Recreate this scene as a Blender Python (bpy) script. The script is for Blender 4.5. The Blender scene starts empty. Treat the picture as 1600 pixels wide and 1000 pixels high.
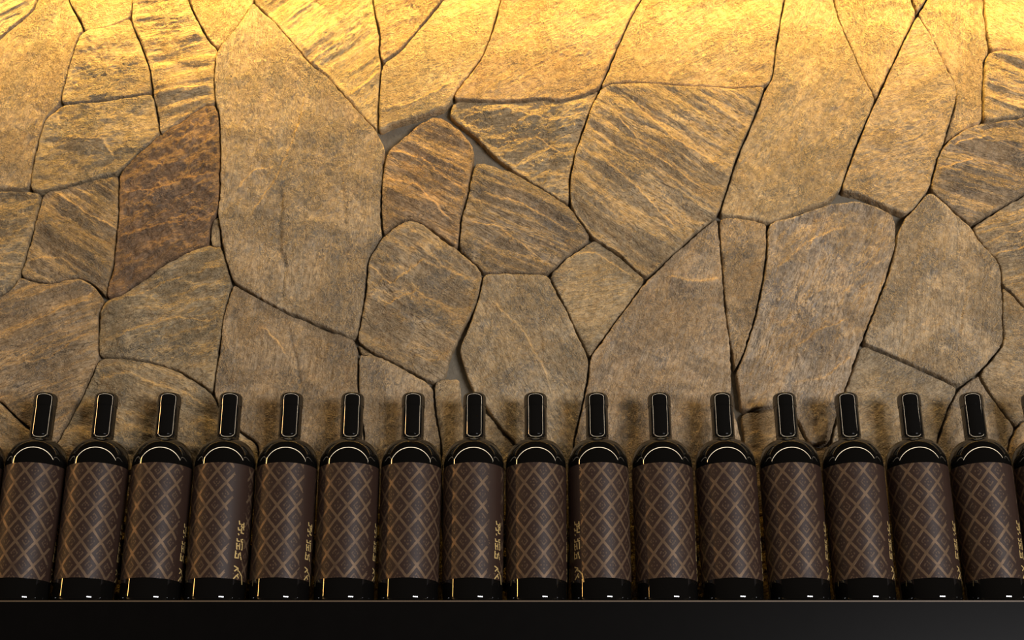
import bpy, bmesh, math
import numpy as np

# ------------------------------------------------------------------ camera, world, lights
scene = bpy.context.scene
col = scene.collection

PITCH = math.radians(22.08)          # the camera stands below the shelf and looks up
FPX = 2150.0                         # focal length for a 1600 px wide frame
AXIS = 1.862                         # camera to bottle row
GAP = 0.066                          # bottle axis to wall face
CAM = (0.0, -(AXIS + GAP), -0.338)   # shelf top is z = 0, wall face is y = 0

cam_data = bpy.data.cameras.new('camera')
cam_data.sensor_width = 36.0
cam_data.lens = 36.0 * FPX / 1600.0
cam_data.clip_start = 0.05
cam = bpy.data.objects.new('camera', cam_data)
cam.location = CAM
cam.rotation_euler = (math.pi / 2 + PITCH, 0, 0)
col.objects.link(cam)
scene.camera = cam

world = bpy.data.worlds.new('world')
scene.world = world
world.use_nodes = True
world.node_tree.nodes['Background'].inputs[0].default_value = (1.0, 0.86, 0.7, 1)
world.node_tree.nodes['Background'].inputs[1].default_value = 0.012

scene.view_settings.view_transform = 'Standard'
scene.view_settings.look = 'None'
scene.view_settings.gamma = 1.0
scene.view_settings.exposure = 0.0
scene.view_settings.use_curve_mapping = False


def area_light(name, loc, target, sx, sy, power, color):
    from mathutils import Vector
    d = bpy.data.lights.new(name, 'AREA')
    d.shape = 'RECTANGLE'
    d.size, d.size_y = sx, sy
    d.energy = power
    d.color = color
    o = bpy.data.objects.new(name, d)
    o.location = loc
    v = Vector(target) - Vector(loc)
    o.rotation_euler = v.to_track_quat('-Z', 'Y').to_euler()
    col.objects.link(o)
    return o


# warm louvred light strip in the cove over the stone wall, aimed at the wall
COVE = area_light('cove_light_strip', (0, -0.13, 1.235), (0, 0.0, 0.96), 7.0, 0.035, 24.0, (1.0, 0.62, 0.11))
COVE.data.spread = math.radians(45)
# long linear ceiling light over the room (luminous underside and side), seen as the thin bright outlines in the glass
LX0, LX1, LY, LZ = -11.0, 5.2, -1.08, 1.72
LXM, LL = (LX0 + LX1) / 2, LX1 - LX0
area_light('linear_light_underside', (LXM, LY, LZ), (LXM, LY, 0), LL, 0.07, 54.0, (1.0, 0.82, 0.58))
area_light('linear_light_side', (LXM, LY + 0.021, LZ + 0.03), (LXM, 0, LZ + 0.03), LL, 0.08, 42.0, (1.0, 0.82, 0.58))
# upright warm light at the left end of the room
area_light('upright_warm_light', (-3.0, -0.68, 0.75), (0, -0.15, 0.3), 0.06, 0.9, 9.0, (1.0, 0.52, 0.14))
# daylight through three window panes across the room, right of and behind the camera
for k in range(3):
    area_light('window_daylight', (1.95 + 0.52 * k, -4.45 + 0.24 * k, -0.55), (0, -0.07, 0.2), 0.42, 0.95, 64.0, (0.98, 0.97, 1.0))


# ------------------------------------------------------------------ helpers
def at(px, py, Y=0.0):
    """wall point (x, z) on the plane y = Y that the photograph shows at this pixel"""
    a = (px - 800.0) / FPX
    b = (500.0 - py) / FPX
    dy = math.cos(PITCH) - b * math.sin(PITCH)
    dz = math.sin(PITCH) + b * math.cos(PITCH)
    t = (Y - CAM[1]) / dy
    return (CAM[0] + a * t, CAM[2] + dz * t)


def tag(o, label=None, cat=None, group=None, kind=None):
    if label: o['label'] = label
    if cat: o['category'] = cat
    if group: o['group'] = group
    if kind: o['kind'] = kind
    return o


def link(name, me, mat, parent=None):
    o = bpy.data.objects.new(name, me)
    if mat is not None and not me.materials:
        me.materials.append(mat)
    col.objects.link(o)
    if parent is not None:
        o.parent = parent
    return o


def mesh_from(name, verts, faces, smooth=True):
    me = bpy.data.meshes.new(name)
    me.from_pydata([tuple(v) for v in verts], [], faces)
    me.update()
    if smooth:
        me.polygons.foreach_set('use_smooth', [True] * len(me.polygons))
    return me


def box_mesh(name, x0, x1, y0, y1, z0, z1, bevel=0.0):
    bm = bmesh.new()
    vs = [bm.verts.new(p) for p in ((x0, y0, z0), (x1, y0, z0), (x1, y1, z0), (x0, y1, z0),
                                    (x0, y0, z1), (x1, y0, z1), (x1, y1, z1), (x0, y1, z1))]
    for f in ((0, 3, 2, 1), (4, 5, 6, 7), (0, 1, 5, 4), (1, 2, 6, 5), (2, 3, 7, 6), (3, 0, 4, 7)):
        bm.faces.new([vs[i] for i in f])
    if bevel:
        bmesh.ops.bevel(bm, geom=list(bm.edges), offset=bevel, segments=2, affect='EDGES')
    me = bpy.data.meshes.new(name)
    bm.to_mesh(me)
    bm.free()
    return me


_rng = np.random.RandomState(7)
_perm = _rng.permutation(512)
_perm = np.concatenate([_perm, _perm])
_ga = _rng.rand(512) * 2 * np.pi
_gx, _gy = np.cos(_ga), np.sin(_ga)


def perlin(x, y):
    xi = np.floor(x).astype(int); yi = np.floor(y).astype(int)
    xf = x - xi; yf = y - yi
    xi &= 511; yi &= 511
    u = xf * xf * xf * (xf * (xf * 6 - 15) + 10)
    v = yf * yf * yf * (yf * (yf * 6 - 15) + 10)

    def g(ix, iy, dx, dy):
        h = _perm[_perm[ix & 511] + (iy & 511)]
        return _gx[h] * dx + _gy[h] * dy
    n00 = g(xi, yi, xf, yf); n10 = g(xi + 1, yi, xf - 1, yf)
    n01 = g(xi, yi + 1, xf, yf - 1); n11 = g(xi + 1, yi + 1, xf - 1, yf - 1)
    a = n00 + u * (n10 - n00); b = n01 + u * (n11 - n01)
    return (a + v * (b - a)) * 1.5


def fbm(x, y, octaves=4, gain=0.5):
    s = np.zeros_like(x); a = 1.0; t = 0.0
    for k in range(octaves):
        s += a * perlin(x * 2 ** k + 17.3 * k, y * 2 ** k - 9.1 * k)
        t += a; a *= gain
    return s / t


def terrace(t, sharp=0.25):
    f = np.floor(t); r = t - f
    r = np.clip((r - (1 - sharp)) / sharp, 0, 1)
    return f + r * r * (3 - 2 * r)


# ------------------------------------------------------------------ materials
class NB:
    """small node builder"""
    def __init__(self, name):
        self.mat = bpy.data.materials.new(name)
        self.mat.use_nodes = True
        self.t = self.mat.node_tree
        self.bsdf = self.t.nodes['Principled BSDF']

    def n(self, kind, **kw):
        o = self.t.nodes.new(kind)
        for k, v in kw.items():
            setattr(o, k, v)
        return o

    def put(self, sock, v):
        if hasattr(v, 'is_linked') or isinstance(v, bpy.types.NodeSocket):
            self.t.links.new(v, sock)
        elif isinstance(v, tuple) and len(v) == 3 and sock.type == 'RGBA':
            sock.default_value = (*v, 1)
        else:
            sock.default_value = v

    def math(self, op, a, b=None, c=None, clamp=False):
        m = self.n('ShaderNodeMath', operation=op)
        m.use_clamp = clamp
        self.put(m.inputs[0], a)
        if b is not None: self.put(m.inputs[1], b)
        if c is not None: self.put(m.inputs[2], c)
        return m.outputs[0]

    def mix(self, f, a, b, blend='MIX'):
        m = self.n('ShaderNodeMix', data_type='RGBA', blend_type=blend)
        self.put(m.inputs[0], f); self.put(m.inputs[6], a); self.put(m.inputs[7], b)
        return m.outputs[2]

    def noise(self, vec, scale, detail=4.0, rough=0.55, dist=0.0):
        m = self.n('ShaderNodeTexNoise')
        self.put(m.inputs['Vector'], vec)
        m.inputs['Scale'].default_value = scale
        m.inputs['Detail'].default_value = detail
        m.inputs['Roughness'].default_value = rough
        m.inputs['Distortion'].default_value = dist
        return m.outputs[0]

    def ramp(self, v, lo, hi):
        m = self.n('ShaderNodeMapRange')
        m.interpolation_type = 'SMOOTHSTEP'
        self.put(m.inputs[0], v)
        m.inputs[1].default_value = lo; m.inputs[2].default_value = hi
        return m.outputs[0]

    def mapping(self, vec, scale):
        m = self.n('ShaderNodeMapping')
        self.put(m.inputs[0], vec)
        m.inputs['Scale'].default_value = scale
        return m.outputs[0]

    def set(self, **kw):
        for k, v in kw.items():
            self.put(self.bsdf.inputs[k.replace('_', ' ')], v)
        return self.mat


def stone_material():
    b = NB('cleft_stone')
    uv = b.n('ShaderNodeUVMap'); uv.uv_map = 'grain'
    g = uv.outputs[0]
    info = b.n('ShaderNodeObjectInfo')
    tint = info.outputs['Color']
    streak = b.noise(b.mapping(g, (5, 46, 1)), 1.0, 5, 0.6, 0.6)
    patch = b.noise(g, 13.0, 4, 0.6, 0.8)
    mott = b.noise(g, 95.0, 4, 0.65)
    fine = b.noise(g, 420.0, 3, 0.7)
    tan = (0.39, 0.305, 0.20)
    c = b.mix(b.ramp(streak, 0.40, 0.66), tan, (0.30, 0.255, 0.19))
    c = b.mix(b.math('MULTIPLY', b.ramp(patch, 0.50, 0.61), 0.75), c, (0.23, 0.21, 0.18))
    c = b.mix(b.math('MULTIPLY', b.ramp(b.noise(g, 26.0, 3, 0.6, 1.2), 0.57, 0.70), 0.35), c, (0.42, 0.27, 0.14))
    c = b.mix(b.math('MULTIPLY', b.ramp(mott, 0.40, 0.58), 0.7), c, b.mix(1.0, c, (0.56, 0.52, 0.46), 'MULTIPLY'))
    c = b.mix(b.math('MULTIPLY', b.ramp(fine, 0.35, 0.65), 0.6), c, b.mix(1.0, c, (1.3, 1.25, 1.2), 'MULTIPLY'))
    c = b.mix(1.0, c, tint, 'MULTIPLY')
    # fine relief: thin cleavage steps along the grain, and gritty crystals
    lam = info.outputs['Alpha']                                  # how strongly this stone is layered
    t = b.math('MULTIPLY', b.noise(b.mapping(g, (4.5, 38, 1)), 1.0, 7, 0.62, 0.3), 16.0)
    fr = b.math('FRACT', t)
    st = b.math('DIVIDE', b.math('ADD', b.math('FLOOR', t), b.ramp(fr, 0.72, 1.0)), 16.0)
    crest = b.math('MULTIPLY', b.ramp(fr, 0.66, 0.82), b.math('SUBTRACT', 1.0, b.ramp(fr, 0.86, 1.0)))
    crest = b.math('MULTIPLY', crest, b.ramp(b.noise(g, 22.0, 3, 0.6), 0.42, 0.62))
    crest = b.math('MULTIPLY', crest, b.math('MULTIPLY_ADD', lam, 0.6, 0.15))
    c = b.mix(crest, c, b.mix(1.0, tint, (0.66, 0.46, 0.24), 'MULTIPLY'))  # rusty step edges, with some highlight from above put into the colour
    # curling broken crests, the gritty face of the quartzite
    ra = b.math('ABSOLUTE', b.math('SUBTRACT', b.noise(b.mapping(g, (55, 85, 1)), 1.0, 4, 0.6, 0.9), 0.5))
    rb = b.math('ABSOLUTE', b.math('SUBTRACT', b.noise(b.mapping(g, (120, 170, 1)), 1.0, 3, 0.6, 0.6), 0.5))
    rid = b.math('ADD', b.math('MULTIPLY', b.math('SUBTRACT', 1.0, b.ramp(ra, 0.0, 0.055)), b.ramp(patch, 0.42, 0.6)),
                 b.math('MULTIPLY', b.math('SUBTRACT', 1.0, b.ramp(rb, 0.0, 0.10)), 0.6))
    c = b.mix(b.math('MULTIPLY', rid, 0.55, clamp=True), c, b.mix(1.0, tint, (0.66, 0.49, 0.29), 'MULTIPLY'))  # pale orange ridges: part rust, part painted highlight
    va = b.n('ShaderNodeAttribute'); va.attribute_name = 'edge_highlight'  # light caught by the ledge edges, painted as paler orange
    c = b.mix(b.math('MULTIPLY', va.outputs['Fac'], b.math('MULTIPLY', b.ramp(mott, 0.3, 0.6), 0.85)), c, b.mix(1.0, tint, (0.68, 0.47, 0.24), 'MULTIPLY'))
    h1 = b.noise(b.mapping(g, (60, 240, 1)), 1.0, 4, 0.65, 0.8)
    h2 = b.noise(g, 260.0, 4, 0.7, 0.4)
    h = b.math('ADD', b.math('MULTIPLY', h1, b.math('MULTIPLY_ADD', lam, 0.5, 0.2)), b.math('MULTIPLY', h2, 0.9))
    h = b.math('ADD', h, b.math('MULTIPLY', rid, b.math('MULTIPLY_ADD', lam, -0.2, 0.55)))
    h = b.math('MULTIPLY', h, b.math('MULTIPLY_ADD', b.ramp(b.noise(g, 11.0, 3, 0.55, 0.8), 0.40, 0.62), 0.85, 0.3))
    h = b.math('ADD', h, b.math('MULTIPLY', st, b.math('MULTIPLY_ADD', lam, 7.0, 2.0)))
    bump = b.n('ShaderNodeBump')
    bump.inputs['Strength'].default_value = 0.9
    bump.inputs['Distance'].default_value = 0.0062
    b.put(bump.inputs['Height'], h)
    return b.set(Base_Color=c, Roughness=0.82, Normal=bump.outputs[0], Specular_IOR_Level=0.22)


def mortar_material():
    b = NB('grey_mortar')
    tc = b.n('ShaderNodeTexCoord').outputs['Object']
    n = b.noise(tc, 60, 4, 0.6)
    c = b.mix(n, (0.11, 0.092, 0.064), (0.19, 0.16, 0.115))
    bump = b.n('ShaderNodeBump'); bump.inputs['Distance'].default_value = 0.003
    b.put(bump.inputs['Height'], b.noise(tc, 120, 4, 0.6))
    return b.set(Base_Color=c, Roughness=0.9, Normal=bump.outputs[0])


def glass_material():
    b = NB('black_bottle_glass')
    return b.set(Base_Color=(0.004, 0.0035, 0.003), Roughness=0.03, IOR=1.75)


def capsule_material():
    b = NB('black_capsule_foil')
    return b.set(Base_Color=(0.005, 0.0045, 0.004), Roughness=0.04, IOR=2.0)


def gold_material():
    b = NB('gold_print')
    return b.set(Base_Color=(0.66, 0.46, 0.18), Roughness=0.42, Metallic=0.25)


DW, DH = 0.0258, 0.0325              # one diamond of the label lattice, metres


def label_material():
    b = NB('brown_lattice_label')
    uv = b.n('ShaderNodeUVMap'); uv.uv_map = 'print'
    sep = b.n('ShaderNodeSeparateXYZ'); b.put(sep.inputs[0], uv.outputs[0])
    rnd = b.n('ShaderNodeObjectInfo').outputs['Random']
    u, v = sep.outputs[0], sep.outputs[1]
    cmb = b.n('ShaderNodeCombineXYZ')
    b.put(cmb.inputs[0], u); b.put(cmb.inputs[1], v); b.put(cmb.inputs[2], b.math('MULTIPLY', rnd, 3.0))
    vec = cmb.outputs[0]
    su = b.math('DIVIDE', u, DW); sv = b.math('DIVIDE', v, DH)
    fa = b.math('FRACT', b.math('ADD', su, sv)); fb = b.math('FRACT', b.math('SUBTRACT', su, sv))
    da = b.math('ABSOLUTE', b.math('SUBTRACT', fa, 0.5)); db = b.math('ABSOLUTE', b.math('SUBTRACT', fb, 0.5))
    m = b.math('MAXIMUM', da, db)
    wear = b.noise(vec, 300, 3, 0.6)
    th = b.math('ADD', 0.415, b.math('MULTIPLY', b.math('SUBTRACT', wear, 0.5), 0.08))
    line = b.math('GREATER_THAN', m, th)
    ring = b.math('MULTIPLY', b.math('GREATER_THAN', m, 0.115), b.math('LESS_THAN', m, 0.20))
    # breaks in the small square make the four-dot and open-square variants
    brk = b.math('GREATER_THAN', b.noise(vec, 190, 2, 0.5), 0.52)
    corner = b.math('GREATER_THAN', b.math('MINIMUM', da, db), 0.10)
    ring = b.math('MULTIPLY', ring, b.math('MAXIMUM', brk, corner))
    dot = b.math('LESS_THAN', m, 0.035)
    motif = b.math('MULTIPLY', b.math('MAXIMUM', ring, dot), b.math('MULTIPLY', wear, 1.25))
    ink = b.math('MAXIMUM', line, b.math('MULTIPLY', motif, 0.85))
    # blank strip that carries the upright lettering (u = 0), with ragged borders
    R = 0.041
    ue = b.math('ADD', u, b.math('MULTIPLY', b.math('SUBTRACT', b.noise(vec, 110, 3, 0.7), 0.5), 0.022))
    s1 = b.math('MULTIPLY', b.math('GREATER_THAN', ue, -math.radians(24) * R), b.math('LESS_THAN', ue, math.radians(11) * R))
    blank = s1
    bottomink = b.math('LESS_THAN', v, 0.0405)
    blank = b.math('MULTIPLY', blank, b.math('SUBTRACT', 1.0, b.math('MULTIPLY', bottomink, b.ramp(wear, 0.5, 0.56))))
    ink = b.math('MULTIPLY', ink, b.math('SUBTRACT', 1.0, blank))
    fade = b.ramp(b.noise(vec, 55, 2, 0.5), 0.25, 0.55)
    ink = b.math('MULTIPLY', ink, b.math('MULTIPLY_ADD', fade, 0.65, 0.35))
    paper = b.mix(b.noise(vec, 160, 3, 0.6), (0.025, 0.0125, 0.0085), (0.036, 0.019, 0.013))
    c = b.mix(ink, paper, (0.15, 0.095, 0.055))
    rough = b.math('MULTIPLY_ADD', ink, -0.08, 0.46)
    bump = b.n('ShaderNodeBump'); bump.inputs['Distance'].default_value = 0.0002
    bump.inputs['Strength'].default_value = 0.5
    b.put(bump.inputs['Height'], ink)
    return b.set(Base_Color=c, Roughness=rough, Metallic=b.math('MULTIPLY', ink, 0.35), Specular_IOR_Level=0.3, Normal=bump.outputs[0])


def plain(name, color, rough, spec=0.5):
    b = NB(name)
    tc = b.n('ShaderNodeTexCoord').outputs['Object']
    n = b.noise(tc, 35, 4, 0.6)
    c = b.mix(n, tuple(x * 0.8 for x in color), tuple(x * 1.2 for x in color))
    return b.set(Base_Color=c, Roughness=rough, Specular_IOR_Level=spec)


M_STONE = stone_material()
M_MORTAR = mortar_material()
M_GLASS = glass_material()
M_CAPS = capsule_material()
M_GOLD = gold_material()
M_LABEL = label_material()
M_SHELF = plain('black_lacquered_wood', (0.0036, 0.0031, 0.0028), 0.28, 0.10)
M_EDGE_GLINT = plain('brown_edge_glint', (0.10, 0.065, 0.035), 0.5)  # brown stands in for warm light on the shelf edge
M_SOFFIT = plain('dark_soffit_paint', (0.05, 0.04, 0.03), 0.8)

# ------------------------------------------------------------------ the stone wall
WX = 1.42
zb = -0.16
wall = link('wall_back', box_mesh('wall_back', -WX, WX, 0.013, 0.16, zb, 1.30), M_MORTAR)
tag(wall, 'wall of irregular tan flagstones behind the bottles, lit from above', kind='structure')

P = dict(
    a1=(-110, 165), a2=(0, 62), a3=(14, 49), a4=(53, 17), a5=(58, 0), a6=(62, -90),
    b1=(92, -90), b2=(106, 0), b3=(126, 34), b4=(131, 49), b5=(122, 60), b6=(112, 92), b7=(103, 124), b8=(97, 145),
    b9=(95, 164), b10=(70, 188), b11=(61, 218), b12=(52, 255), b13=(46, 297), b14=(0, 296), b15=(-110, 296),
    c1=(168, 42), c2=(204, 28), c3=(206, 0), c4=(207, -90),
    d1=(209, 45), d2=(221, 72), d3=(233, 105), d4=(239, 146), d5=(200, 153), d6=(150, 160),
    e1=(246, 180), e2=(250, 212), f1=(282, -90), f2=(293, 0), f3=(310, 33), f4=(326, 63), f5=(341, 77),
    f6=(337, 95), f7=(335, 130), f8=(337, 165), f9=(322, 163), g1=(290, 186),
    h1=(362, 52), h2=(379, 30), h3=(396, 4), h4=(402, -90),
    i1=(430, 36), i2=(460, 71), i3=(488, 103), i4=(512, 121), i5=(538, 150), i6=(563, 178), i7=(590, 207), i8=(605, 238),
    j1=(599, 258), j2=(596, 295), j3=(596, 350), j4=(599, 369), k1=(590, 382), k2=(575, 408), k3=(572, 445), k4=(566, 490), k5=(557, 532),
    l1=(510, 514), l2=(455, 493), l3=(410, 470), l4=(364, 442), l5=(354, 410), l6=(347, 384), l7=(342, 345), l8=(340, 335),
    l9=(344, 300), l10=(345, 235), l11=(343, 178),
    m1=(591, 160), m2=(593, 125), m3=(597, 100), m4=(592, 80), m5=(594, 55), m6=(586, 25), m7=(582, 0), m8=(572, -90),
    n1=(625, 80), n2=(655, 45), n3=(692, 0), n4=(765, -90),
    o1=(797, -90), o2=(783, 0), o3=(770, 48), o4=(756, 86), o5=(733, 118), o6=(712, 143), o7=(708, 157),
    p1=(697, 169), p2=(650, 185), p3=(615, 195),
    q1=(760, 160), q2=(810, 160), q3=(850, 155), q4=(872, 160), q5=(905, 152), q6=(938, 140),
    r1=(946, 120), r2=(957, 92), r3=(972, 58), r4=(988, 25), r5=(1002, 0), r6=(1035, -90),
    s1=(925, 165), s2=(912, 200), s3=(897, 245), s4=(890, 285), s5=(890, 322),
    t1=(850, 297), t2=(800, 265), t3=(768, 240), t4=(742, 213), t5=(700, 181),
    u1=(678, 183), u2=(692, 185), u3=(717, 201), u4=(739, 227), u5=(742, 242), u6=(739, 262),
    v1=(731, 305), v2=(720, 345), v3=(716, 389), v4=(690, 372), v5=(660, 350), v6=(640, 343), v7=(620, 352),
    w1=(632, 214), w2=(652, 196), x1=(745, 255), x2=(758, 255), x3=(800, 268),
    y1=(905, 345), y2=(926, 374), y3=(903, 391), y4=(880, 406), y5=(857, 429), y6=(800, 427), y7=(755, 428), y8=(745, 415),
    z1=(751, 450), z2=(743, 480), z3=(722, 520), z4=(710, 545), z5=(702, 565), z6=(696, 590), z7=(678, 600), z8=(640, 580), z9=(600, 560), z10=(575, 548),
    ba1=(220, 238), ba2=(186, 271), ba3=(150, 280), ba4=(100, 293), ba5=(66, 302),
    bb1=(329, 345), bb2=(327, 382), bb3=(300, 392), bb4=(260, 410), bb5=(225, 437), bb6=(190, 462), bb7=(166, 468), bb8=(170, 440), bb9=(180, 400), bb10=(185, 340),
)


def pts(spec):
    out = []
    for tok in spec.split():
        if ',' in tok:
            a, b = tok.split(',')
            out.append((float(a), float(b)))
        else:
            out.append(P[tok])
    return [(x, 955.0 if y >= 800 else y) for x, y in out]


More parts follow.
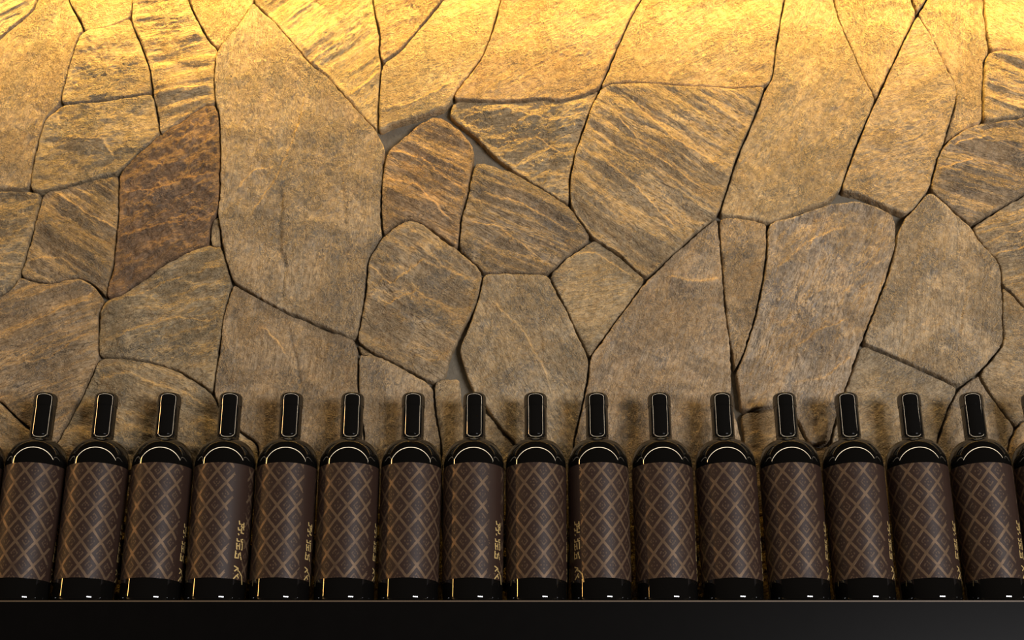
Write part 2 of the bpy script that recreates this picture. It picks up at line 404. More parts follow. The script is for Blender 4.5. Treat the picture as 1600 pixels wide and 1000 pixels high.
# outline, style, grain angle (degrees, in the wall), tint, amount proud of the wall (m)
# styles: cleft = stepped layers, grain = gritty, rough = broken, smooth = nearly flat
T0 = (1.0, 1.0, 1.0)
STONES = [
    ('-110,-90 a6 a5 a4 a3 a2 a1', 'cleft', 35, T0, .003),
    ('a6 a5 a4 a3 a2 a1 b15 b14 b13 b12 b11 b10 b9 b8 b7 b6 b5 b4 b3 b2 b1', 'grain', 75, (.98, .93, .86), .002),
    ('b1 b2 b3 b4 c1 c2 c3 c4', 'smooth', 10, (1.12, 1.05, .95), -.002),
    ('b4 c1 c2 d1 d2 d3 d4 d5 d6 b9 b8 b7 b6 b5', 'rough', 10, (1, .96, .88), .003),
    ('c4 c3 c2 d1 d2 d3 d4 e1 e2 g1 f9 f8 f7 f6 f5 f4 f3 f2 f1', 'cleft', 14, (1.08, 1.0, .86), .000),
    ('f1 f2 f3 f4 f5 h1 h2 h3 h4', 'smooth', 60, (1.15, 1.08, .95), -.003),
    ('h3 i1 i2 i3 i4 i5 i6 i7 i8 j1 j2 j3 j4 k1 k2 k3 k4 k5 l1 l2 l3 l4 l5 l6 l7 l8 l9 l10 l11 f8 f7 f6 f5 h1 h2', 'grain', 88, (.98, .95, .92), .005),
    ('h4 h3 i1 i2 i3 i4 i5 i6 i7 m1 m2 m3 m4 m5 m6 m7 m8', 'cleft', 43, (1.1, 1.05, .9), -.001),
    ('m8 m7 m6 m5 m4 m3 n1 n2 n3 n4', 'rough', 30, (1.05, .92, .78), .002),
    ('n4 n3 n2 n1 m3 m2 m1 i7 p3 p2 p1 o7 o6 o5 o4 o3 o2 o1', 'smooth', 20, (1.12, 1.06, .92), .000),
    ('o1 o2 o3 o4 o5 o6 o7 q1 q2 q3 q4 q5 q6 r1 r2 r3 r4 r5 r6', 'grain', 35, (1.08, .95, .8), .004),
    ('o7 q1 q2 q3 q4 q5 q6 s1 s2 s3 s4 s5 t1 t2 t3 t4 t5', 'layer', 12, (1.02, .97, .86), .000),
    ('u1 u2 u3 u4 u5 u6 v1 v2 v3 v4 v5 v6 v7 j4 j3 j2 j1 i8 w1 w2', 'cleft', -28, (.93, .80, .68), .003),
    ('x1 x2 x3 t1 s5 y1 y2 y3 y4 y5 y6 y7 y8 v3 v2 v1 u6', 'cleft', -27, (.82, .78, .74), .001),
    ('j4 v7 v6 v5 v4 v3 y8 y7 z1 z2 z3 z4 z5 z6 z7 z8 z9 z10 k5 k4 k3 k2 k1', 'layer', -32, (.98, .93, .86), .002),
    ('y7 y6 y5 870,455 885,485 905,527 921,560 917,600 907,645 897,690 885,800 815,800 806,690 785,672 762,640 738,610 727,583 716,548 727,522 z2 z1', 'grain', -62, (.98, .97, .95), .002),
    ('741,640 760,641 785,674 804,692 812,800 738,800', 'rough', 20, (.95, .9, .8), -.003),
    ('y2 937,378 965,398 1010,437 985,472 952,515 930,547 921,560 905,527 885,485 870,455 y5 y4 y3', 'smooth', 10, (1, .96, .86), .000),
    ('q6 955,132 1010,131 1080,136 1150,140 1196,137 1188,160 1172,200 1150,250 1135,300 1123,338 1090,364 1055,395 1010,437 965,398 y2 y1 s5 s4 s3 s2 s1', 'cleft', -37, (1.04, .98, .88), .006),
    ('r6 r5 r4 r3 r2 r1 q6 955,132 1010,131 1080,136 1150,140 1196,137 1206,125 1212,80 1220,30 1226,0 1240,-90', 'grain', 32, (1.1, 1.0, .84), .003),
    ('1240,-90 1226,0 1220,30 1212,80 1206,125 1196,137 1188,160 1172,200 1150,250 1135,300 1123,338 1160,341 1199,350 1250,333 1295,317 1312,302 1326,260 1347,205 1369,157 1350,122 1331,75 1311,32 1303,0 1290,-90', 'grain', 60, (1.06, 1.0, .88), .002),
    ('1290,-90 1303,0 1311,32 1331,75 1350,122 1369,157 1393,105 1414,60 1434,22 1425,0 1390,-90', 'smooth', 80, (1.12, 1.04, .88), -.002),
    ('1390,-90 1425,0 1434,22 1448,0 1490,-90', 'smooth', 80, (1.1, 1.0, .85), .001),
    ('1434,22 1414,60 1393,105 1369,157 1347,205 1326,260 1312,300 1345,306 1380,322 1415,338 1430,325 1452,298 1458,270 1466,242 1475,225 1484,195 1494,160 1495,138 1474,95 1452,50', 'grain', 20, (1.08, 1.0, .88), .003),
    ('1490,-90 1448,0 1434,22 1452,50 1474,95 1495,138 1494,160 1484,195 1475,225 1490,213 1510,201 1536,191 1536,140 1538,95 1546,80 1541,45 1537,0 1534,-90', 'smooth', 80, (1.1, 1.0, .84), -.002),
    ('1534,-90 1537,0 1541,45 1546,80 1570,79 1600,80 1720,84 1720,-90', 'smooth', -30, (1.12, 1.02, .84), .000),
    ('1546,80 1570,79 1600,80 1720,84 1720,170 1600,183 1570,187 1536,191 1536,140 1538,95', 'cleft', -24, (1.08, 1.0, .86), .003),
    ('1475,225 1490,213 1510,201 1536,191 1570,187 1600,183 1720,170 1720,235 1600,304 1560,328 1516,355 1495,336 1475,318 1452,298 1458,270 1466,242', 'cleft', -18, (.88, .82, .76), .003),
    ('1415,338 1430,325 1452,298 1475,318 1495,336 1516,355 1535,384 1562,412 1565,447 1566,490 1568,538 1550,560 1530,583 1499,606 1450,582 1400,560 1346,537 1362,495 1383,440 1398,390 1402,360', 'grain', 80, (1.03, 1.0, .97), .004),
    ('1516,355 1560,328 1600,304 1720,235 1720,560 1600,482 1578,456 1565,447 1562,412 1535,384', 'cleft', 14, (.98, .92, .82), .001),
    ('1565,447 1578,456 1600,482 1720,560 1720,720 1600,655 1588,668 1560,634 1535,595 1530,583 1550,560 1568,538 1566,490', 'smooth', -15, (.95, .9, .82), .000),
    ('1499,606 1530,583 1535,595 1560,634 1588,668 1577,690 1562,800 1455,800 1462,700 1477,655 1481,640', 'smooth', 60, (1.05, 1.04, 1.06), -.001),
    ('1588,668 1600,655 1720,720 1720,800 1562,800 1577,690', 'rough', 40, (.98, .86, .7), .003),
    ('1346,537 1400,560 1450,582 1499,606 1481,640 1475,660 1462,700 1450,800 1285,800 1297,695 1308,650 1322,605 1336,565', 'smooth', 30, (1.0, .98, .94), .000),
    ('1199,350 1250,335 1295,319 1340,313 1372,324 1396,337 1400,360 1398,390 1383,440 1362,495 1346,537 1336,565 1322,605 1308,650 1297,692 1280,697 1263,694 1250,665 1235,642 1210,636 1157,644 1154,610 1148,583 1162,555 1180,495 1192,440 1198,390', 'layer', 68, (1.06, 1.03, 1.05), .004),
    ('1157,644 1210,636 1235,642 1250,665 1263,694 1280,698 1297,695 1285,800 1165,800 1163,690', 'rough', 20, (.95, .85, .7), -.002),
    ('1123,338 1160,341 1199,350 1198,390 1192,440 1180,495 1162,555 1147,583 1141,540 1134,490 1129,430 1125,380', 'grain', 70, (.95, .88, .8), .002),
    ('1010,437 1055,395 1090,364 1121,340 1125,380 1129,430 1134,490 1141,540 1144,585 1142,620 1150,650 1160,690 1163,800 885,800 897,690 907,645 917,600 921,560 930,547 952,515 985,472', 'grain', 72, (1.02, .97, .95), .003),
    ('b9 d6 d5 d4 e1 e2 ba1 ba2 ba3 ba4 ba5 b13 b12 b11 b10', 'rough', 5, (.93, .9, .82), .003),
    ('e2 g1 f9 f8 l11 l10 l9 l8 bb1 bb2 bb3 bb4 bb5 bb6 bb7 bb8 bb9 bb10 ba2 ba1', 'broken', 30, (.62, .50, .44), .003),
    ('l8 bb1 bb2 336,386 l6 l7', 'smooth', 90, (.95, .9, .8), -.003),
    ('ba2 ba3 ba4 ba5 60,330 50,365 42,395 30,432 55,440 80,444 125,433 150,447 bb7 bb8 bb9 bb10', 'cleft', -35, (.80, .74, .66), .000),
    ('b15 b14 b13 ba5 60,330 50,365 42,395 30,432 22,447 0,463 -110,510', 'layer', 8, (.92, .86, .74), .002),
    ('-110,510 0,463 22,447 30,432 55,440 80,444 125,433 150,447 bb7 155,490 154,540 155,560 143,585 125,625 106,660 86,697 45,670 18,645 0,627 -110,560', 'cleft', 24, (.95, .87, .78), .002),
    ('bb7 bb6 bb5 bb4 bb3 bb2 336,386 l6 l5 l4 350,490 342,550 333,615 310,598 280,580 235,566 185,558 155,560 154,540 155,490', 'layer', 16, (.9, .87, .78), .001),
    ('155,560 185,558 235,566 280,580 310,598 333,615 345,640 372,672 403,694 415,800 75,800 86,697 106,660 125,625 143,585', 'layer', -20, (.92, .88, .78), .000),
    ('l4 l3 l2 l1 k5 560,552 559,600 563,640 570,700 573,800 415,800 403,694 372,672 345,640 333,615 342,550 350,490', 'grain', 84, (.90, .85, .80), .002),
    ('k5 z10 604,562 585,556 560,552', 'smooth', -25, (.98, .88, .72), -.003),
    ('560,552 585,556 604,562 640,581 677,602 680,640 689,690 694,800 573,800 570,700 563,640 559,600', 'grain', 82, (.94, .92, .92), .002),
    ('680,594 692,590 718,591 721,605 724,640 738,640 738,800 694,800 689,690 680,640 677,604', 'smooth', 70, (.95, .92, .86), -.001),
    ('-110,560 0,627 18,645 45,670 86,697 75,800 -110,800', 'rough', -20, (.95, .88, .76), .001),
]

# ledges (the side below the line stands proud and catches the light), creases and drops (the side below falls away), as the
# photograph shows them on single stones: kind, height (m), reach (m), line
MARKS = [
    ('ledge', .0035, .018, '160,478 215,463 260,441 300,426 350,414'), ('ledge', .0022, .014, '180,527 240,506 280,497 328,500'),
    ('ledge', .0020, .020, '395,335 430,285 462,215 478,150'), ('crease', .0030, .004, '440,290 436,380 446,420 440,480'),
    ('ledge', .0016, .020, '372,300 400,268 430,262'), ('crease', .0016, .004, '535,270 538,350 545,430'),
    ('ledge', .0030, .020, '92,303 130,330 182,357'), ('ledge', .0022, .016, '45,405 95,402 130,425'),
    ('drop', .0060, .008, '893,302 930,343 1000,400 1042,424'), ('ledge', .0022, .016, '960,180 1020,245 1100,300'),
    ('ledge', .0026, .016, '975,150 1060,225 1140,270'), ('ledge', .0024, .016, '930,240 1000,300 1060,365'),
    ('drop', .0040, .008, '1310,520 1318,460 1360,420 1395,400'), ('ledge', .0022, .016, '1240,545 1285,515 1325,497'),
    ('ledge', .0022, .016, '1215,420 1260,380 1330,350'), ('ledge', .0020, .016, '1235,600 1290,590 1330,560'),
    ('ledge', .0024, .014, '1045,432 1080,440 1125,437'), ('drop', .0030, .008, '960,528 1000,545 1045,562'),
    ('crease', .0016, .003, '1512,435 1500,490 1494,560'), ('crease', .0010, .004, '1442,350 1426,420 1412,520'),
    ('ledge', .0026, .016, '155,592 205,582 245,603 290,613 332,640'),
    ('ledge', .0026, .016, '578,412 610,445 660,408 690,420'), ('ledge', .0024, .014, '600,480 650,455 705,482'), ('ledge', .0018, .014, '650,380 690,412 735,440'),
    ('ledge', .0030, .018, '594,168 640,162 665,150 700,132'), ('ledge', .0022, .014, '410,512 430,530 448,556'), ('crease', .0022, .003, '452,522 465,565 468,610'),
    ('ledge', .0026, .014, '108,214 165,222 178,248'), ('ledge', .0024, .014, '20,520 90,485 140,470'), ('ledge', .0022, .012, '30,570 80,560 140,520'),
    ('ledge', .0026, .016, '1465,265 1520,250 1590,275'), ('ledge', .0026, .016, '1480,225 1540,215 1598,240'), ('ledge', .0024, .014, '1540,378 1570,365 1600,362'),
    ('ledge', .0024, .014, '1550,400 1580,390 1610,388'), ('ledge', .0024, .016, '755,300 820,320 895,365'), ('ledge', .0020, .014, '735,345 780,355 840,400'),
    ('ledge', .0022, .014, '610,235 660,250 725,300'), ('ledge', .0022, .014, '605,280 650,290 705,345'), ('ledge', .0030, .018, '450,120 510,75 585,25'),
    ('ledge', .0026, .018, '540,150 575,125 592,110'), ('ledge', .0022, .016, '215,60 260,45 318,48'), ('ledge', .0024, .014, '240,150 280,138 332,135'),
    ('ledge', .0020, .014, '720,180 790,170 870,190 915,175'), ('ledge', .0018, .014, '780,220 840,215 890,250'), ('ledge', .0020, .016, '875,395 930,395 985,430'),
    ('ledge', .0024, .014, '195,300 250,295 330,270'), ('ledge', .0024, .012, '190,370 260,350 325,345'),
    ('crease', .0014, .003, '848,440 840,500 848,560'), ('ledge', .0018, .014, '770,470 820,520 860,600'),
]


def inside(poly, x, y):
    c = False
    for (x0, y0), (x1, y1) in zip(poly, poly[1:] + poly[:1]):
        if (y0 > y) != (y1 > y) and x < (x1 - x0) * (y - y0) / (y1 - y0) + x0:
            c = not c
    return c


def apply_marks(spec, X, Z, seed):
    poly = pts(spec)
    dh = np.zeros_like(X); edge_highlight = np.zeros_like(X)
    for kind, amp, reach, line in MARKS:
        pl = pts(line)
        mid = pl[len(pl) // 2] if len(pl) % 2 else tuple((a + b) / 2 for a, b in zip(pl[len(pl) // 2 - 1], pl[len(pl) // 2]))
        if not inside(poly, *mid):
            continue
        q = np.array([at(x, y, -0.004) for x, y in pl])
        if q[0, 0] > q[-1, 0]:
            q = q[::-1]
        best = np.full(len(X), 9.0); side = np.zeros(len(X)); run = np.zeros(len(X))
        # an uneven, broken course
        xx = X + 0.004 * fbm(X * 60 + seed, Z * 60, 3); zz = Z + 0.006 * fbm(X * 45, Z * 45 + seed, 4, 0.6)
        n = len(q) - 1
        for i in range(n):
            e = q[i + 1] - q[i]; L2 = (e ** 2).sum()
            tr = ((xx - q[i, 0]) * e[0] + (zz - q[i, 1]) * e[1]) / L2
            t = np.clip(tr, 0, 1)
            ox, oz = xx - q[i, 0] - t * e[0], zz - q[i, 1] - t * e[1]
            d = np.hypot(ox, oz)
            m = d < best
            best = np.where(m, d, best)
            side = np.where(m, np.sign(e[0] * oz - e[1] * ox), side)
            run = np.where(m, (i + np.clip(tr, -0.3, 1.3)) / n, run)
        fade = np.clip(np.minimum(run, 1 - run) / 0.12 + 0.25, 0, 1)
        below = np.clip(0.5 - side * best / 0.0016, 0, 1)
        if kind == 'ledge':
            dh += 1.6 * amp * below * np.exp(-best / reach) * fade
            edge_highlight = np.maximum(edge_highlight, np.exp(-(best / 0.0017) ** 2) * fade)  # mask for the painted highlight along the lit ledge edge
        elif kind == 'drop':
            dh -= amp * np.clip(best / reach, 0, 1) * (side < 0) * fade
            edge_highlight = np.maximum(edge_highlight, 0.7 * np.exp(-(best / 0.0016) ** 2) * fade)  # same painted highlight, weaker, on the lip of the drop
        else:
            dh -= 1.5 * amp * np.exp(-(best / reach) ** 2) * fade
    return dh, edge_highlight


STYLE = dict(
    #        step count, step height, stretch(along, across), broad amp, gritty amp, layering of the fine relief
    cleft=(8.0, .0013, (2.6, 28), .0030, .0004, 1.0),
    layer=(5.0, .0030, (6, 15), .0055, .0004, .65),
    grain=(2.2, .0012, (8, 13), .0030, .0006, .25),
    rough=(5.0, .0013, (14, 20), .0040, .0008, .55),
    broken=(6.0, .0014, (34, 46), .0030, .0020, .6),
    smooth=(1.8, .0010, (7, 9), .0030, .0003, .2),
)


def chaikin(p, n=2, cut=0.2):
    for _ in range(n):
        q = np.roll(p, -1, axis=0)
        L = np.linalg.norm(q - p, axis=1, keepdims=True)
        c = np.minimum(cut * L, 0.006) / np.maximum(L, 1e-9)
        out = np.empty((len(p) * 2, 2))
        out[0::2] = p + (q - p) * c
        out[1::2] = q - (q - p) * c
        p = out
    return p


def resample(p, step):
    q = np.vstack([p, p[:1]])
    L = np.r_[0, np.cumsum(np.linalg.norm(np.diff(q, axis=0), axis=1))]
    n = max(24, int(L[-1] / step))
    s = np.linspace(0, L[-1], n, endpoint=False)
    return np.c_[np.interp(s, L, q[:, 0]), np.interp(s, L, q[:, 1])]


def star_point(p):
    p = p[::3]
    a = p; b = np.roll(p, -1, axis=0)
    e = b - a
    ln = np.linalg.norm(e, axis=1)
    lo, hi = p.min(0), p.max(0)
    gx, gy = np.meshgrid(np.linspace(lo[0], hi[0], 25), np.linspace(lo[1], hi[1], 25))
    c = np.c_[gx.ravel(), gy.ravel()]
    cr = (e[None, :, 0] * (c[:, None, 1] - a[None, :, 1]) - e[None, :, 1] * (c[:, None, 0] - a[None, :, 0])) / ln[None]
    k = cr.min(1)
    i = int(np.argmax(k))
    return c[i], k[i]


EDGE = 0.95                           # beyond this the stone pattern goes on, outside the photograph


def build_stone(idx, spec, style, ang, tint, proud):
    p = np.array([(-EDGE if x <= -110 else EDGE if x >= 1720 else at(x, y, -0.004)[0], at(x, y, -0.004)[1]) for x, y in pts(spec)])
    area = 0.5 * np.sum(p[:, 0] * np.roll(p[:, 1], -1) - np.roll(p[:, 0], -1) * p[:, 1])
    if area < 0:
        p = p[::-1]
        area = -area
    p = chaikin(p, 2)
    p = resample(p, 0.0024)
    # draw the edge in by half the joint, with an uneven, chipped run
    e = np.roll(p, -1, axis=0) - np.roll(p, 1, axis=0)
    nrm = np.c_[-e[:, 1], e[:, 0]]
    nrm /= np.maximum(np.linalg.norm(nrm, axis=1, keepdims=True), 1e-9)
    seed = idx * 3.71
    w = 0.0014 + 0.0019 * fbm(p[:, 0] * 24 + seed, p[:, 1] * 24, 4, 0.6) + 0.0009 * perlin(p[:, 0] * 140, p[:, 1] * 140 + seed)
    p = p + nrm * np.maximum(w, 0.0006)[:, None]
    c, k = star_point(p)
    if k < 0:
        print('stone', idx, 'is not star shaped', round(k, 4))
    rmax = np.linalg.norm(p - c, axis=1).max()
    m = max(5, int(rmax / 0.0030))
    s = np.linspace(0, 1, m + 1)[1:]
    edge = 1 - np.array([.0042, .0022, .0009, .0]) / max(rmax * 0.7, .01)
    s = np.unique(np.r_[s[s < edge[0] - 0.2 / m], edge])
    nb, nr = len(p), len(s)
    ring = c[None, None] + (p - c)[None] * s[:, None, None]          # nr, nb, 2
    v2 = np.vstack([c[None], ring.reshape(-1, 2)])
    # distance to the outline
    a = p; b = np.roll(p, -1, axis=0); d = b - a; dd = (d ** 2).sum(1)
    dist = np.full(len(v2), 0.05)
    near = 1 + nb * int(np.searchsorted(s, 1 - 0.014 / max(k, 0.006))) if k > 0.014 else 0
    for i0 in range(near, len(v2), 3000):
        q = v2[i0:i0 + 3000]
        qx, qz = q[:, :1], q[:, 1:]
        t = np.clip(((qx - a[:, 0]) * d[:, 0] + (qz - a[:, 1]) * d[:, 1]) / dd, 0, 1)
        dist[i0:i0 + 3000] = np.sqrt(((a[:, 0] + t * d[:, 0] - qx) ** 2 + (a[:, 1] + t * d[:, 1] - qz) ** 2).min(1))
    dist[-nb:] = 0
    X, Z = v2[:, 0], v2[:, 1]
    th = math.radians(ang)
    gu = X * math.cos(th) + Z * math.sin(th) + seed
    gv = -X * math.sin(th) + Z * math.cos(th) + seed * 1.7
    n_step, h_step, (fu, fv), broad, grit, lam = STYLE[style]
    warp = 0.007 * fbm(gu * 14, gv * 14, 3)
    base = fbm(gu * fu, (gv + warp) * fv, 4, 0.55)
    lay = terrace(base * n_step * 1.6 + 0.35 * fbm(gu * 60, gv * 90, 3), 0.22) * h_step
    lay2 = terrace(fbm(gu * fu * 3 + 40, (gv + warp) * fv * 2.6, 4, 0.6) * 3.0, 0.3) * h_step * 0.42
    h = lay * 0.55 + lay2 + broad * fbm(X * 9 + seed, Z * 9, 3) + grit * fbm(gu * 120, gv * 170, 3, 0.7)
    # worn and broken arrises
    er = 0.0016 + 0.0045 * np.clip(fbm(X * 22 + seed, Z * 22 + 5, 3) + 0.05, 0, 1) * 2
    q = np.clip(1 - dist / er, 0, 1)
    h = np.clip(h - np.median(h), -0.010, 0.012)
    h = h * np.clip(dist / 0.010, 0.35, 1)
    dh, edge_highlight = apply_marks(spec, X, Z, seed)
    h = h + dh * np.clip(dist / 0.004, 0.2, 1)
    front = 0.004 + proud + h - er * 0.9 * (1 - np.sqrt(np.maximum(1 - q ** 2, 0)))
    co = np.c_[X, -front, Z]
    back = np.c_[p[:, 0], np.full(nb, 0.0145), p[:, 1]]
    verts = np.vstack([co, back])
    # faces (outline is counter-clockwise in x-z, the viewer looks along +y)
    j = np.arange(nb); jn = (j + 1) % nb
    tri = np.c_[np.zeros(nb, int), 1 + j, 1 + jn]
    quads = []
    for r in range(nr):
        o0 = 1 + r * nb; o1 = o0 + nb
        quads.append(np.c_[o0 + j, o1 + j, o1 + jn, o0 + jn])
    quads = np.vstack(quads)
    me = bpy.data.meshes.new('stone')
    nl = tri.size + quads.size
    me.vertices.add(len(verts)); me.vertices.foreach_set('co', verts.ravel())
    me.loops.add(nl)
    li = np.r_[tri.ravel(), quads.ravel()]
    me.loops.foreach_set('vertex_index', li.astype(np.int32))
    npoly = len(tri) + len(quads)
    me.polygons.add(npoly)
    starts = np.r_[np.arange(len(tri)) * 3, len(tri) * 3 + np.arange(len(quads)) * 4]
    me.polygons.foreach_set('loop_start', starts.astype(np.int32))
    me.polygons.foreach_set('use_smooth', np.ones(npoly, bool))
    me.update(calc_edges=True)
    uvl = me.uv_layers.new(name='grain')
    gu2 = np.r_[gu, p[:, 0] * math.cos(th) + p[:, 1] * math.sin(th) + seed]
    gv2 = np.r_[gv, -p[:, 0] * math.sin(th) + p[:, 1] * math.cos(th) + seed * 1.7 + 0.01]
    uvl.data.foreach_set('uv', np.c_[gu2[li], gv2[li]].ravel())
    at_v = me.attributes.new('edge_highlight', 'FLOAT', 'POINT')
    at_v.data.foreach_set('value', np.r_[edge_highlight, np.zeros(nb)].astype(np.float32))
    me.validate()
    o = link('stone', me, M_STONE, wall)
    o.color = (*tint, lam)
    cx = c[0]
    if abs(cx) > 0.5:                 # the wall carries on past both ends of the picture
        o2 = o.copy()
        o2.location = (2 * EDGE * (-1 if cx > 0 else 1), 0, 0)
        col.objects.link(o2)
        o2.parent = wall
    return npoly


tot = 0
for i, (spec, style, ang, tint, proud) in enumerate(STONES):
    tot += build_stone(i, spec, style, ang, tint, proud)
print('stone faces', tot)

# soffit with the cove over the wall, out of the photograph
tag(link('ceiling', box_mesh('ceiling', -3.6, 3.6, -0.30, 0.16, 1.30, 1.42), M_SOFFIT), 'dark soffit over the stone wall', kind='structure')
tag(link('trim_1', box_mesh('trim_1', -3.6, 3.6, -0.32, -0.30, 1.22, 1.42, 0.003), M_SOFFIT), 'dark fascia hiding the warm light strip', kind='structure')

# ------------------------------------------------------------------ the shelf
SHELF_FRONT = -(GAP + 0.0475)
shelf = link('shelf', box_mesh('shelf', -WX, WX, SHELF_FRONT, 0.012, -0.14, 0.0, 0.0008), M_SHELF)
tag(shelf, 'black lacquered shelf board carrying the row of wine bottles', 'shelf')
link('edge_glint', box_mesh('edge_glint', -WX, WX, SHELF_FRONT - 0.0009, SHELF_FRONT + 0.002, -0.0018, 0.0002, 0.0003), M_EDGE_GLINT, shelf)  # added strip: warm glint of the chamfered shelf edge, put in as colour

# ------------------------------------------------------------------ the bottles
BODY = [(0.0408, 0.010), (0.0412, 0.060), (0.0417, 0.130), (0.0421, 0.185)]


def body_r(z):
    return float(np.interp(z, [q[1] for q in BODY], [q[0] for q in BODY]))


def glass_profile():
    pr = [(0.0, 0.004), (0.020, 0.003), (0.030, 0.0008), (0.0335, 0.0)]
    for a in np.linspace(0, 90, 9)[1:]:                       # heel
        t = math.radians(a)
        pr.append((0.0335 + 0.0073 * math.sin(t), 0.0085 * (1 - math.cos(t))))
    pr += [(body_r(z), z) for z in (0.02, 0.031, 0.06, 0.1, 0.14, 0.17, 0.19)]
    pr.append((0.0422, 0.196))
    cr, cz, ra, rb = 0.0422 - 0.0257, 0.196, 0.0257, 0.0355   # shoulder dome
    for a in np.linspace(0, 83, 24)[1:]:
        t = math.radians(a)
        pr.append((cr + ra * math.cos(t), cz + rb * math.sin(t)))
    r0, z0 = pr[-1]
    r1, z1 = 0.0153, 0.2405                                    # hollow of the neck
    for t in np.linspace(0, 1, 12)[1:]:
        # quadratic curve whose handle sits where the two tangents meet
        hx, hz = 0.0156, z0 + 0.0012
        pr.append(((1 - t) ** 2 * r0 + 2 * t * (1 - t) * hx + t * t * r1,
                   (1 - t) ** 2 * z0 + 2 * t * (1 - t) * hz + t * t * z1))
    pr += [(0.0151, 0.26), (0.0150, 0.29), (0.0150, 0.2985), (0.0, 0.2985)]
    return pr


def capsule_profile():
    pr = [(0.0152, 0.2396), (0.0158, 0.2396), (0.0158, 0.2396)]
    pr += [(0.0158, 0.246), (0.0158, 0.27), (0.0158, 0.2828), (0.0158, 0.2828), (0.0165, 0.2828), (0.0165, 0.2828), (0.0165, 0.290), (0.0165, 0.2955)]
    for a in np.linspace(0, 90, 10)[1:]:
        t = math.radians(a)
        pr.append((0.0165 - 0.0040 * (1 - math.cos(t)), 0.2955 + 0.0062 * math.sin(t)))
    pr += [(0.006, 0.3022), (0.0, 0.3023)]
    return pr


def lathe(name, prof, n=72):
    prof = list(prof)
    verts, faces, rows = [], [], []
    for r, z in prof:
        if r < 1e-6:
            rows.append([len(verts)] * n); verts.append((0, 0, z))
        else:
            rows.append(list(range(len(verts), len(verts) + n)))
            verts += [(r * math.sin(2 * math.pi * k / n), -r * math.cos(2 * math.pi * k / n), z) for k in range(n)]
    for i, (a, b) in enumerate(zip(rows[:-1], rows[1:])):
        if prof[i] == prof[i + 1]:
            continue                                           # doubled point: a hard edge
        for k in range(n):
            f = [a[k], a[(k + 1) % n], b[(k + 1) % n], b[k]]
            g = []
            for i in f:
                if i not in g: g.append(i)
            if len(g) > 2: faces.append(g)
    return mesh_from(name, verts, faces)


def label_mesh():
    n, zs = 96, np.linspace(0.032, 0.190, 18)
    verts, faces, uvs = [], [], []
    for z in zs:
        r = body_r(z) + 0.00035
        for k in range(n + 1):
            t = -math.pi + 2 * math.pi * k / n
            verts.append((r * math.sin(t), -r * math.cos(t), z))
            uvs.append((t * 0.041, z))
    for i in range(len(zs) - 1):
        for k in range(n):
            a = i * (n + 1) + k
            faces.append((a, a + 1, a + n + 2, a + n + 1))
    # paper edge turned in to the glass at top and bottom
    for i, sgn in ((0, -1), (len(zs) - 1, 1)):
        z = zs[i]; r = body_r(z) - 0.0003
        o = len(verts)
        for rr in (r, r + 0.00065):
            for k in range(n + 1):
                t = -math.pi + 2 * math.pi * k / n
                verts.append((rr * math.sin(t), -rr * math.cos(t), z)); uvs.append((t * 0.041, z))
        for k in range(n):
            a = o + n + 1 + k; b = o + k
            faces.append((b, b + 1, a + 1, a) if sgn < 0 else (a, a + 1, b + 1, b))
    me = mesh_from('label', verts, faces)
    uvl = me.uv_layers.new(name='print')
    for lp in me.loops:
        uvl.data[lp.index].uv = uvs[lp.vertex_index]
    return me


# strokes of the upright gold lettering, traced in a 110 x 760 box (x right, y down), and the peaked mark below it
STROKES = [
    [(28, 2), (34, 40), (100, 34)], [(70, 38), (62, 70)], [(98, 14), (102, 66), (76, 72)],
    [(18, 92), (100, 82)], [(22, 92), (26, 118), (54, 116)], [(68, 88), (72, 122)], [(98, 84), (102, 104)],
    [(28, 166), (36, 180)], [(64, 146), (104, 150)], [(66, 130), (70, 150)],
    [(14, 236), (100, 228)], [(18, 238), (20, 262), (50, 262)], [(74, 232), (78, 262), (102, 262)],
    [(16, 292), (22, 364), (100, 360), (98, 284), (16, 292)], [(58, 290), (60, 362)], [(34, 320), (44, 322)],
    [(12, 392), (10, 478), (56, 474)], [(12, 426), (78, 416)], [(76, 402), (82, 440)], [(52, 424), (54, 474)], [(88, 456), (98, 486)],
    [(10, 584), (62, 604), (18, 646)], [(62, 604), (66, 640)], [(70, 676), (12, 742)], [(82, 640), (128, 690), (146, 790)], [(60, 700), (78, 726)],
]


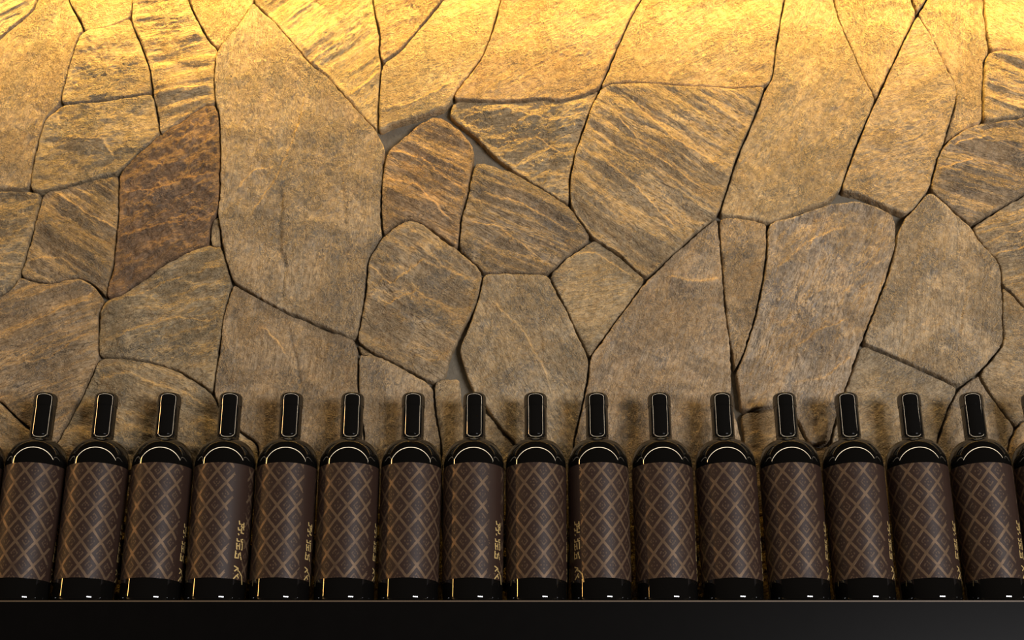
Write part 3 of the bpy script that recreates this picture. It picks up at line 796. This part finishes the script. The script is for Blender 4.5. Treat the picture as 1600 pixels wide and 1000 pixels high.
def lettering_mesh():
    verts, faces = [], []
    sx = 0.0000955 * 1.25
    sz = 0.883e-3 / 8.33

    def put(x, y):
        z = 0.1115 - y * sz
        t = (x - 58) * sx / 0.041
        r = body_r(z) + 0.00055
        return (r * math.sin(t), -r * math.cos(t), z)

    w = 8.0
    for st in STROKES:
        for (x0, y0), (x1, y1) in zip(st[:-1], st[1:]):
            L = math.hypot(x1 - x0, y1 - y0)
            dx, dy = (x1 - x0) / L, (y1 - y0) / L
            x0e, y0e, x1e, y1e = x0 - dx * w * .6, y0 - dy * w * .6, x1 + dx * w * .6, y1 + dy * w * .6
            nx, ny = -dy * w, dx * w
            o = len(verts)
            verts += [put(x0e + nx, y0e + ny), put(x1e + nx, y1e + ny), put(x1e - nx, y1e - ny), put(x0e - nx, y0e - ny)]
            faces.append((o, o + 1, o + 2, o + 3))
    me = mesh_from('lettering', verts, faces, smooth=False)
    return me


G_GLASS = lathe('bottle_glass', glass_profile())
G_CAPS = lathe('capsule', capsule_profile())
G_LABEL = label_mesh()
G_TEXT = lettering_mesh()

TOPS = [-25, 71, 166, 264.5, 360.5, 455.6, 551, 646, 741.5, 836.6, 932, 1030, 1127.5, 1226, 1322.5, 1420.6, 1518, 1615]
TEXT = [75, 70, 74, 64, 40, 57, 71, 105, 53, 86, -48, 86, 86, 76, 73, 72, 68, 70]
ORD = ['first', 'second', 'third', 'fourth', 'fifth', 'sixth', 'seventh', 'eighth', 'ninth', 'tenth', 'eleventh',
       'twelfth', 'thirteenth', 'fourteenth', 'fifteenth', 'sixteenth']
LABELS = ['black wine bottle cut off by the left edge of the picture']
for k, w in enumerate(ORD):
    look = 'black wine bottle with brown lattice label'
    if k == 3:
        look = 'black wine bottle whose brown label shows its gold upright lettering plainly'
    if k == 9:
        look = 'black wine bottle with gold lettering left on its label'
    LABELS.append(look + ', ' + w + ' from the left')
LABELS.append('black wine bottle cut off by the right edge of the picture')

for px, ta, lab in zip(TOPS, TEXT, LABELS):
    x = at(px, 630, -GAP)[0]
    e = bpy.data.objects.new('wine_bottle', None)
    e.empty_display_size = 0.05
    e.location = (x, -GAP, 0.0)
    col.objects.link(e)
    e.rotation_euler = (0, 0, math.atan2(-x, AXIS) + math.radians(ta))
    tag(e, lab, 'bottle', 'wine bottles in a row on the shelf')
    link('bottle_glass', G_GLASS, M_GLASS, e)
    link('capsule', G_CAPS, M_CAPS, e)
    lb = link('label', G_LABEL, M_LABEL, e)
    link('lettering', G_TEXT, M_GOLD, lb)
